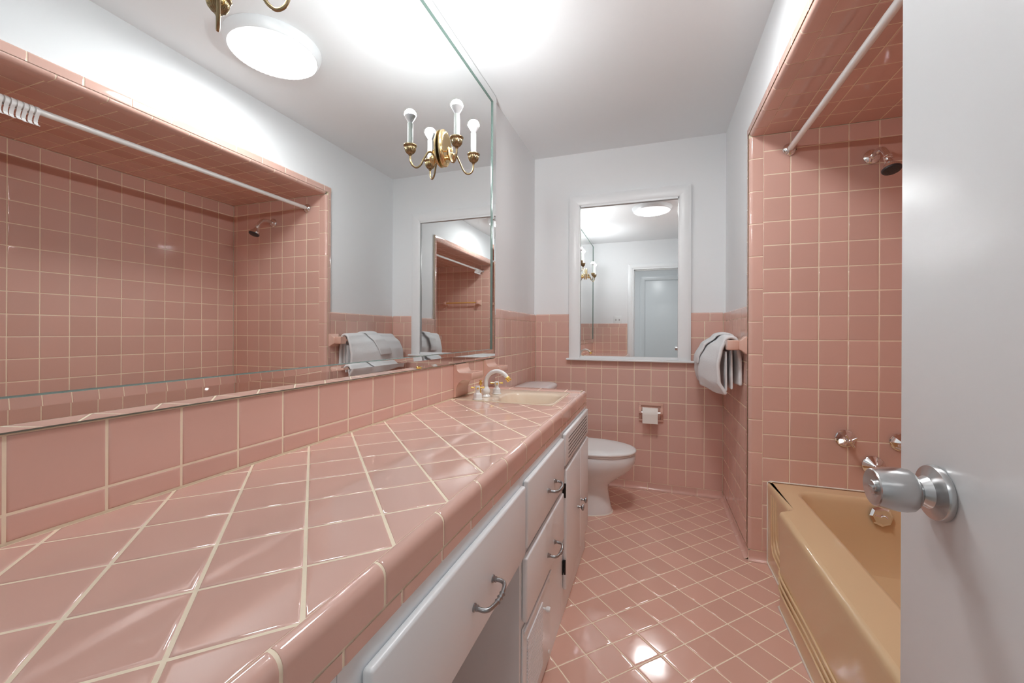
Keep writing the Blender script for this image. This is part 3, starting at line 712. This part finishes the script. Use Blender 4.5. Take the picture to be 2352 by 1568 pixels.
mb = MB(); mb.loft([rb(.012, .224, ty - .216, ty + .216, .085, .7010), rb(.010, .229, ty - .221, ty + .221, .09, .7055), rb(.010, .229, ty - .221, ty + .221, .09, .7200), rb(.014, .223, ty - .215, ty + .215, .085, .7275), rb(.026, .20, ty - .195, ty + .195, .07, .7325), rb(.07, .15, ty - .14, ty + .14, .035, .7345)])
rel(mb, TL).build('tank_lid', M['porcelain'], to, 50)
mb = MB(); mb.lathe([(.009, 0), (.009, .006), (.006, .010)], (.2175, ty + .165, .655), (1, 0, 0), 16); mb.tube(smooth_path([(.2255, ty + .165, .655), (.230, ty + .14, .652), (.230, ty + .10, .648)]), .0045, 10); rel(mb, TL).build('flush_lever', M['chrome'], to, 40)
mb = MB(); mb.loft([egg(.165, .603, .128, .0004), egg(.168, .600, .125, .0050), egg(.17, .598, .123, .0052)]); rel(mb, TL).build('floor_caulk', M['caulk'], to, 40)

# ------------------------------------------------------------------ toilet paper holder and roll
PL = (0.81, -0.001, 0.527)
tp = empty('toilet_paper_holder', PL, 'pink ceramic toilet paper holder set into the far wall tiles', 'toilet paper holder')
mb = MB(); x0, x1, z0, z1 = 0.732, 0.889, 0.4645, 0.5885
ya, yb = -0.0006, -0.0135
mb.box(x0, x1, ya, yb, z1 - .018, z1, bev=.003); mb.box(x0, x1, ya, yb, z0, z0 + .014, bev=.003)
mb.box(x0, x0 + .016, ya, yb, z0 + .012, z1 - .016, bev=.003); mb.box(x1 - .016, x1, ya, yb, z0 + .012, z1 - .016, bev=.003)
mb.box(x0 + .010, x1 - .010, ya, ya - .003, z0 + .01, z1 - .014)
for sx in (x0 + .003, x1 - .019):
    mb.prism([(-0.0130, 0.5080), (-0.0130, 0.5580), (-0.040, 0.5500), (-0.052, 0.538), (-0.052, 0.526), (-0.042, 0.516)], 0, sx, sx + .016)
rel(mb, PL).build('frame', M['ceramic'], tp, 40)
mb = MB(); mb.tube([(x0 + .0190, -.044, .530), (x1 - .0190, -.044, .530)], .0065, 14); rel(mb, PL).build('roller', M['chrome'], tp, 40)
mb = MB(); rc = (0.7575, -0.0445, 0.5225)
mb.lathe([(.0195, 0), (.0520 - .012, 0), (.0525 - .012, .0015), (.0525 - .012, .0955), (.0520 - .012, .097), (.0195, .097), (.0195, .0)], rc, (1, 0, 0), 40, cap0=False, cap1=False)
mb.prism([(-.0850, .5225), (-.0846, .5225), (-.0846, .4640), (-.0850, .4640)], 0, .758, .854)
o = mb.build('toilet_paper_roll', M['paper'], None, 40)
tag(o, 'white toilet paper roll in the pink wall holder', 'toilet paper')

# ------------------------------------------------------------------ ceramic towel bar on the right wall
BX, BZ = 1.192, 1.004
BL = (XR, -0.36, BZ)
tb = empty('towel_bar', BL, 'pink ceramic towel bar on the right wall under the towels', 'towel bar')
for (ya, yb) in ((-.7025, -.6475), (-.0925, -.0375)):
    mb = MB(); rings = []
    for x, hy, hz in ((XR - .0006, .046, .043), (XR - .006, .046, .043), (XR - .012, .040, .036), (XR - .022, .0275, .026), (XR - .032, .024, .022), (XR - .036, .026, .0235), (XR - .039, .0275, .0245), (XR - .080, .0275, .0245), (XR - .084, .0255, .0225)):
        rings.append([(x, (ya + yb) / 2 + p[0], BZ + p[1]) for p in [(q[0], q[1]) for q in rrect(-hy, hy, -hz, hz, .006, 0, 3)]])
    mb.loft(rings); rel(mb, BL).build('post', M['ceramic'], tb, 45)
mb = MB(); mb.box(BX - .009, BX + .009, -.6470, -.0930, BZ - .009, BZ + .009, bev=.002); rel(mb, BL).build('bar', M['ceramic'], tb, 40)

# ------------------------------------------------------------------ towels
def cloth(name, sect, ys, label, thick, wob, group=None, seed=0, parent=None):
    """sect(t,y)->(x,z) for t in 0..1 over the bar; ys: list of y"""
    rnd = random.Random(seed); ph = [rnd.uniform(0, 6.28) for _ in range(6)]
    nt = 46; mb = MB(); rows_ = []
    for y in ys:
        row = []
        for i in range(nt + 1):
            t = i / nt; x, z, yy = sect(t, y); row.append((x, yy, z))
        rows_.append(row)
    n = nt + 1
    mb.add([p for r_ in rows_ for p in r_], [(a * n + b, a * n + b + 1, (a + 1) * n + b + 1, (a + 1) * n + b) for a in range(len(rows_) - 1) for b in range(nt)])
    o = mb.build(name, M['towel'], parent, 80)
    s = o.modifiers.new('thickness', 'SOLIDIFY'); s.thickness = thick; s.offset = 1.0 if False else 0.0
    d = o.modifiers.new('rounding', 'SUBSURF'); d.levels = 1; d.render_levels = 1
    return o
def smooth01(t): t = max(0, min(1, t)); return t * t * (3 - 2 * t)
def drape(front, back, xf, xb, top, wav=0.0, ph=0.0, k=30, skew=None):
    """returns sect: back bottom -> over bar -> front bottom. xf/xb: functions(z-fraction,y)"""
    def f(t, y):
        zb, zf = back(y), front(y); zt = top(y)
        xa = BX + .016; xo = BX - .016
        L1 = zt - zb; L2 = .07; L3 = zt - zf; tot = L1 + L2 + L3; s = t * tot
        if s < L1:
            q = s / L1; z = zb + q * L1; x = xa + xb(1 - q, y)
        elif s < L1 + L2:
            a = PI * (s - L1) / L2; x = BX + (xa + xb(0, y) - BX) * math.cos(a) if a < PI / 2 else BX + (BX - xo + xf(0, y)) * math.cos(a); z = zt + .020 * math.sin(a)
        else:
            q = (s - L1 - L2) / L3; z = zt - q * L3; x = xo - xf(q, y)
        wv = wav * math.sin(k * y + ph) * (0.3 + abs((t - .5) * 2))
        return x + wv, z, y + (skew(t, y) if skew else 0)
    return f
def lin(a, b, n): return [a + (b - a) * i / n for i in range(n + 1)]
# bath towel, folded thick, hanging over the bar (front drop bulges into the room)
def interp(q, tab):
    for (a, fa), (b, fb) in zip(tab[:-1], tab[1:]):
        if q <= b: t = smooth01((q - a) / (b - a)); return fa + (fb - fa) * (0.5 * t + 0.5 * (q - a) / (b - a))
    return tab[-1][1]
MID = [(0, .012), (.16, .066), (.42, .096), (.75, .101), (1, .088)]
NEAR = [(0, .012), (.18, .030), (.45, .044), (.78, .040), (1, .008)]
def xfront(q, y):
    m = smooth01((y + .64) / .24); return NEAR and (interp(q, NEAR) * (1 - m) + interp(q, MID) * m)
tf = drape(lambda y: .752 + .030 * smooth01((y + .64) / .5) + .004 * math.sin(25 * y), lambda y: .800, xfront, lambda q, y: .010 + .013 * smooth01(q * 2), lambda y: 1.0250 + .004 * math.sin(11 * y), .0035, .4, 38)
o = cloth('bath_towel', tf, lin(-.636, -.104, 40), '', .018, 0, seed=1)
tag(o, 'large white terry bath towel folded over the pink towel bar', 'towel', 'white towels on the bar')
bath = o
for (x0, x1, z0, z1) in ((1.164, 1.181, .772, .968), (1.1875, 1.2065, .782, .974)):
    mb = MB(); n_ = 26; rings = []
    for i in range(n_ + 1):
        y = -.634 + .52 * i / n_; e = 1 - .55 * max(0, 1 - min(i, n_ - i) / 1.5); dx = .002 * math.sin(31 * y)
        xc, hw = (x0 + x1) / 2 + dx, (x1 - x0) / 2 * e
        rings.append([(xc - hw, y, z0 + .004), (xc - hw * .5, y, z0), (xc + hw * .5, y, z0), (xc + hw, y, z0 + .004), (xc + hw * .8, y, (z0 + z1) / 2), (xc + hw * .5, y, z1), (xc - hw * .5, y, z1), (xc - hw * .8, y, (z0 + z1) / 2)])
    mb.loft(rings); mb.build('inner_fold', M['towel'], bath, 70)
# small towel laid slantwise on top
def sk(t, y): return .10 * max(0, t - .45)
def xf3(q, y): return .021 + xfront(min(1, q * .56), y) + .004 * q
tf3 = drape(lambda y: .895 + .05 * (y + .41), lambda y: .935, xf3, lambda q, y: .0250, lambda y: 1.0420 + .002 * math.sin(30 * y), .0012, 0, 55, sk)
o = cloth('hand_towel', tf3, lin(-.465, -.345, 14), '', .010, 0, seed=3)
tag(o, 'narrow white hand towel laid slantwise across the bath towel', 'towel', 'white towels on the bar')

# ------------------------------------------------------------------ bathtub
ZT = 0.377
BTL = (1.70, -1.51, 0)
bt = empty('bathtub', BTL, 'almond coloured built-in bathtub with a ribbed front apron', 'bathtub')
y0, y1 = YE + .0015, YW - .0015
def fil(pts, radii, n=5):
    out = []; m = len(pts)
    for i in range(m):
        p0, p1, p2 = Vector(pts[i - 1]), Vector(pts[i]), Vector(pts[(i + 1) % m]); r_ = radii[i]
        a = (p0 - p1).normalized(); b = (p2 - p1).normalized()
        if r_ <= 0: out.append(tuple(p1)); continue
        ang = a.angle(b); d = min(r_ / math.tan(ang / 2), .45 * (p0 - p1).length, .45 * (p2 - p1).length)
        s, e = p1 + a * d, p1 + b * d
        for k_ in range(n + 1):
            u_ = k_ / n; out.append(tuple((1 - u_) ** 2 * s + 2 * u_ * (1 - u_) * p1 + u_ * u_ * e))
    return out
XO, XI = 1.2850, 1.3255
outer = fil([(XI, y1), (XI, -1.062), (XO, -1.090), (XO, -1.93), (XI, -1.958), (XI, y0), (XB - .0015, y0), (XB - .0015, y1)], [.004, .020, .022, .022, .020, .004, .003, .003])
def off(poly, d):
    n_ = len(poly); out = []
    A = area(poly); sg = 1 if A > 0 else -1
    for i in range(n_):
        a = Vector(poly[i - 1]); b = Vector(poly[i]); c = Vector(poly[(i + 1) % n_])
        e1 = (b - a).normalized(); e2 = (c - b).normalized()
        n1 = Vector((-e1.y, e1.x)) * sg; n2 = Vector((-e2.y, e2.x)) * sg
        m_ = (n1 + n2); l = m_.length
        m_ = m_ / l if l > 1e-6 else n1
        out.append(tuple(b + m_ * d / max(.4, m_.dot(n1))))
    return out
mb = MB()
Z3 = lambda P, z: [(p[0], p[1], z) for p in P]
lipr = [(0.0180, ZT), (0.0110, ZT - .0015), (0.0050, ZT - .0052), (0.0015, ZT - .0110), (0.0, ZT - .0180), (0.0, ZT - .030)]
mb.loft([Z3(off(outer, d), z) for d, z in lipr] + [Z3(off(outer, .003), .16), Z3(off(outer, .003), .001)], 0, False, False)
# basin
def brr(d, z, r_, ye=0): return rrect(1.418 + d, 2.030 - d, -2.150 + d + ye, -.838 - d, r_, z, 8)
inner = [brr(-.014, ZT, .085), brr(-.006, ZT - .0015, .08), brr(0, ZT - .008, .075), brr(.006, ZT - .03, .075), brr(.020, ZT - .13, .08), brr(.036, .13, .09, .05), brr(.060, .092, .10, .09), brr(.11, .078, .10, .12), brr(.20, .074, .06, .2)]
mb.loft(inner, 0, False, True)
bm = bmesh.new()
ov = [bm.verts.new((p[0], p[1], ZT)) for p in off(outer, .0180)]; iv = [bm.verts.new(p) for p in inner[0]]
es = [bm.edges.new((L_[i], L_[(i + 1) % len(L_)])) for L_ in (ov, iv) for i in range(len(L_))]
bmesh.ops.triangle_fill(bm, use_beauty=True, edges=es); bm.verts.index_update()
mb.add([v.co[:] for v in bm.verts], [[v.index for v in f.verts] for f in bm.faces]); bm.free()
# below the bulging panel the apron steps back
tub = rel(mb, BTL).build('tub_body', M['tub'], bt, 40)
for i in range(3):
    mb = MB(); yv = -.8909 + .0362 * i; zh = .135 - .029 * i
    xr, xq = XI + .0015, XO + .0015
    pts = [(xr, yv, .340), (xr, yv, zh + .07), (xr, yv - .012, zh + .030), (xr, yv - .045, zh + .006), (xr, -1.00, zh), (xr, -1.050, zh), (xq, -1.100, zh), (xq, -1.40, zh), (xq, -1.915, zh), (xr, -1.97, zh), (xr, y0 + .08, zh)]
    mb.tube(smooth_path(pts, 5), .0040, 8); rel(mb, BTL).build('apron_rib', M['tub'], bt, 60)
mb = MB()
mb.tube([(XI + .001, y1 - .001, .004), (XI + .001, -1.062, .003), (XO + .001, -1.090, .003), (XO + .001, -1.93, .003)], .0035, 6)
mb.tube([(XI + .002, y1 - .0005, .004), (XI + .002, y1 - .0005, ZT - .004), (XI + .012, y1 - .0005, ZT + .001), (XB - .01, y1 - .0005, ZT + .001)], .0030, 6)
rel(mb, BTL).build('caulk_line', M['caulk'], bt, 60)
# overflow plate on the sloped end
mb = MB(); oc = Vector((1.7050, -.8560, .318)); od = Vector((0, -1, .16)).normalized()
mb.lathe([(.040, -.002), (.040, .004), (.031, .0095), (.001, .0105)], oc, od, 8)
op = rel(mb, BTL).build('overflow_plate', M['chrome'], bt, 20)
mb = MB(); mb.tube(smooth_path([oc + od * .010 + Vector((-.022, 0, .003)), oc + od * .014 + Vector((-.005, 0, -.002)), oc + od * .020 + Vector((.006, 0, .004)), oc + od * .026 + Vector((.012, 0, -.004))]), .0034, 10)
rel(mb, BTL).build('trip_lever', M['chrome'], op, 40).parent = op

# ------------------------------------------------------------------ taps and shower on the tap wall
def tap(x, z, label, name='tub_valve', cross=True, r_=.037, rot=20):
    L = (x, YW - .001, z); root = empty(name, L, label, 'tap handle' if cross else 'diverter')
    mb = MB(); mb.lathe([(r_, 0), (r_, .003), (r_ * .93, .006), (.0115, .024), (.0095, .026), (.0090, .034)], L, (0, -1, 0), 8 if cross else 40)
    mb.lathe([(r_ + .0004, 0), (r_ + .0004, .0028), (r_ * .9, .0045)], L, (0, -1, 0), 40)
    rel(mb, L).build('escutcheon', M['chrome'], root, 20)
    mb = MB(); c = Vector((x, L[1] - .050, z))
    mb.lathe([(.0065, -.018), (.0070, -.006), (.0085, -.004), (.0085, .005), (.006, .008), (.002, .009)], c, (0, -1, 0), 16)
    hb = rel(mb, L).build('handle', M['chrome'], root, 40)
    if cross:
        for a in range(4):
            an = math.radians(rot + 90 * a); d = Vector((math.cos(an), 0, math.sin(an))); mb = MB()
            mb.lathe([(.0036, .004), (.0040, .010), (.0052, .026), (.0052, .0285), (.003, .0298)], c, d, 12)
            rel(mb, L).build('cross_arm', M['chrome'], hb, 40).parent = hb
    return root
tap(1.6230, 0.6015, 'chrome cross-handle tap left of the tub diverter on the tiled end wall', rot=30)
tap(1.8160, 0.6020, 'chrome cross-handle tap partly hidden behind the open door edge', rot=10)
tap(1.7240, 0.4930, 'small round chrome diverter between the taps, just above the tub', name='tub_diverter', cross=False, r_=.041)
SL = (1.7150, YW - .001, 1.8265)
sh = empty('wall_shower', SL, 'chrome shower head on a curved arm high on the tap wall', 'shower head')
mb = MB(); mb.lathe([(.0310, 0), (.0305, .004), (.0245, .010), (.0125, .013), (.0105, .016)], SL, (0, -1, 0), 36); rel(mb, SL).build('wall_flange', M['chrome'], sh, 35)
mb = MB(); sy = SL[1]; sz = SL[2]; sx_ = SL[0]
pa = smooth_path([(sx_, sy - .008, sz), (sx_, sy - .045, sz + .006), (sx_ + .001, sy - .080, sz + .000), (sx_ + .002, sy - .104, sz - .022), (sx_ + .003, sy - .118, sz - .044)])
mb.tube(pa, .0108, 18); rel(mb, SL).build('arm', M['chrome'], sh, 40)
hd = Vector((.035, -.36, -.93)).normalized(); hc = Vector(pa[-1])
mb = MB(); mb.lathe([(.0125, -.004), (.0150, .000), (.0150, .004), (.0125, .006), (.0150, .008), (.0150, .013), (.0115, .016), (.0100, .022), (.0140, .028), (.0155, .036), (.0200, .044), (.0285, .053), (.0320, .058), (.0325, .068)], hc, hd, 36)
hdo = rel(mb, SL).build('head', M['chrome'], sh, 30)
mb = MB(); mb.lathe([(.0324, .0685), (.0300, .0740), (.0240, .0760), (.0001, .0765)], hc, hd, 36, cap0=True)
for q in range(3):
    for i in range(6 + 6 * q):
        a = 2 * PI * i / (6 + 6 * q); e1 = hd.orthogonal().normalized(); e2 = hd.cross(e1); rr = .007 + .0075 * q
        mb.lathe([(.0011, .0750), (.0008, .0775)], hc + (e1 * math.cos(a) + e2 * math.sin(a)) * rr, hd, 6, mi=1)
rel(mb, SL).build('spray_face', [M['rubber'], M['brassdark']], hdo, 40).parent = hdo

# ------------------------------------------------------------------ shower rod and curtain rings
RX, RZ = 1.4090, 1.9000
RL = (RX, -1.51, RZ)
rod = empty('shower_rod', RL, 'white shower curtain rod across the tub recess with chrome end flanges', 'shower rod')
mb = MB(); mb.tube([(RX, YW - .010, RZ + .002), (RX, YE + .010, RZ + .002)], .0125, 24); rel(mb, RL).build('rod_tube', M['whiteenamel'], rod, 40)
for yy, s in ((YW - .0008, -1), (YE + .0008, 1)):
    mb = MB(); mb.lathe([(.0290, 0), (.0290, .003), (.0270, .008), (.0220, .013), (.0160, .017), (.0132, .018)], (RX, yy, RZ + .002), (0, s, 0), 32)
    fg = rel(mb, RL).build('end_flange', M['chrome'], rod, 35)
    for q in (-1, 1):
        mb = MB(); mb.lathe([(.0042, .0095), (.0036, .0115), (.001, .0118)], (RX + q * .0215, yy, RZ - .004), (0, s, 0), 12); rel(mb, RL).build('flange_screw', M['black'], fg, 40).parent = fg
ordn = ['first', 'second', 'third', 'fourth', 'fifth', 'sixth', 'seventh', 'eighth', 'ninth', 'tenth', 'eleventh', 'twelfth']
def ring_mesh():
    mb = MB(); pts = []
    for a in range(-60, 241, 15): pts.append((.0165 * math.cos(math.radians(a)), -.0030 + .0165 * math.sin(math.radians(a))))
    pts += [(-.004, -.0235), (.004, -.032), (.008, -.042), (.004, -.052), (-.004, -.055)]
    w_ = .0056; th = .0013; Pn = [Vector((p[0], 0, p[1])) for p in pts]; rings = []
    for i, p in enumerate(Pn):
        t_ = (Pn[min(i + 1, len(Pn) - 1)] - Pn[max(i - 1, 0)]).normalized(); nn = Vector((t_.z, 0, -t_.x))
        yo = .006 * max(0, (i - 20) / 6) if i > 20 else 0
        rings.append([p + nn * a + Vector((0, b + yo, 0)) for a, b in ((th, -w_), (th, w_), (-th, w_), (-th, -w_))])
    mb.loft(rings); return mb
rg0 = None
for i in range(12):
    yy = -2.0440 - .0158 * i
    if rg0 is None: rg0 = ring_mesh().build('curtain_ring', M['whiteplastic'], None, 40); o = rg0
    else: o = rg0.copy(); COL.objects.link(o)
    o.location = (RX, yy, RZ + .002); o.rotation_euler = (0, math.radians(random.uniform(-5, 5)), math.radians(random.uniform(-3, 3)))
    tag(o, 'white curtain ring on the rod, %s of the bunch from the shower end' % ordn[i], 'curtain ring', 'curtain rings bunched on the shower rod')

# ------------------------------------------------------------------ towel bar with amber rod on the recess end wall (seen in the mirrors)
GL = (1.70, YE + .0006, 1.470)
gb = empty('grab_bar', GL, 'amber towel rod on pink ceramic posts inside the tub recess', 'towel rod')
for xx in (1.455, 1.955):
    mb = MB(); rings = []
    for d, h in ((.0, .040), (.006, .040), (.014, .026), (.026, .019), (.034, .022), (.060, .022), (.064, .019)):
        rings.append([(xx + p[0], GL[1] + d, GL[2] + p[1]) for p in rrect(-h, h, -h, h, .006, 0, 3)])
    mb.loft(rings); rel(mb, GL).build('post', M['ceramic'], gb, 45)
mb = MB(); mb.tube([(1.4775, GL[1] + .047, GL[2]), (1.9325, GL[1] + .047, GL[2])], .0095, 16); rel(mb, GL).build('rod', M['goldrod'], gb, 40)

# ------------------------------------------------------------------ light switch on the doorway wall (seen in the small mirror)
WL = (0.342, YN + .0005, 1.247)
sw = empty('light_switch', WL, 'white double light switch plate beside the doorway casing', 'light switch')
mb = MB(); mb.box(0.285, 0.399, WL[1], WL[1] + .005, 1.188, 1.306, bev=.002); rel(mb, WL).build('plate', M['whiteplastic'], sw, 40)
for xx in (0.319, 0.365):
    mb = MB(); mb.box(xx - .006, xx + .006, WL[1] + .0052, WL[1] + .0060, 1.234, 1.260); mb.box(xx - .004, xx + .004, WL[1] + .006, WL[1] + .014, 1.248, 1.258, bev=.001); rel(mb, WL).build('toggle', M['pewter'], sw, 40)

# ------------------------------------------------------------------ added hall lamp, out of view, for fill light through the doorway
hl = (0.75, -3.95, H)
ha = empty('hall_fill_light', hl, 'added round fill lamp on the hall ceiling, unseen beyond the doorway', 'ceiling lamp')
mb = MB(); mb.lathe([(.16, -.001), (.16, -.03), (.15, -.035)], hl, (0, 0, 1), 40, cap1=False); rel(mb, hl).build('canopy', M['trim'], ha, 40)
mb = MB(); mb.lathe([(.15, -.036), (.10, -.050), (.0001, -.055)], hl, (0, 0, 1), 40); rel(mb, hl).build('lens', emit('hall_fill_glow', (.97, .99, 1), 1.3), ha, 60)

# ------------------------------------------------------------------ world, camera, view
wd = bpy.data.worlds.new('world'); SC.world = wd; wd.use_nodes = True
wd.node_tree.nodes['Background'].inputs[0].default_value = (0.9, 0.95, 1.0, 1); wd.node_tree.nodes['Background'].inputs[1].default_value = 0.05
cam = bpy.data.cameras.new('camera'); co = bpy.data.objects.new('camera', cam); COL.objects.link(co)
cam.sensor_width = 36.0; cam.lens = 939.43 / 2352 * 36
cam.shift_y = (763.28 - 784) / 2352; cam.clip_start = 0.02; cam.clip_end = 50
yaw, roll = 0.3325, 0.0039
Rv = Vector((math.cos(yaw), math.sin(yaw), 0)); Fv = Vector((-math.sin(yaw), math.cos(yaw), 0)); Uv = Vector((0, 0, 1))
R2 = Rv * math.cos(roll) + Uv * math.sin(roll); U2 = -Rv * math.sin(roll) + Uv * math.cos(roll)
mw = Matrix((R2, U2, -Fv)).transposed().to_4x4(); mw.translation = Vector((0.82376, -2.92640, 1.06158))
co.matrix_world = mw
SC.camera = co
vs = SC.view_settings
SC.display_settings.display_device = 'sRGB'
vs.view_transform = 'Standard'; vs.look = 'None'; vs.gamma = 1.0; vs.use_curve_mapping = False
vs.exposure = 4.35
cy = SC.cycles
cy.use_denoising = True
cy.max_bounces = 14; cy.diffuse_bounces = 9; cy.glossy_bounces = 8
cy.caustics_reflective = False; cy.caustics_refractive = False
cy.sample_clamp_indirect = 6.0
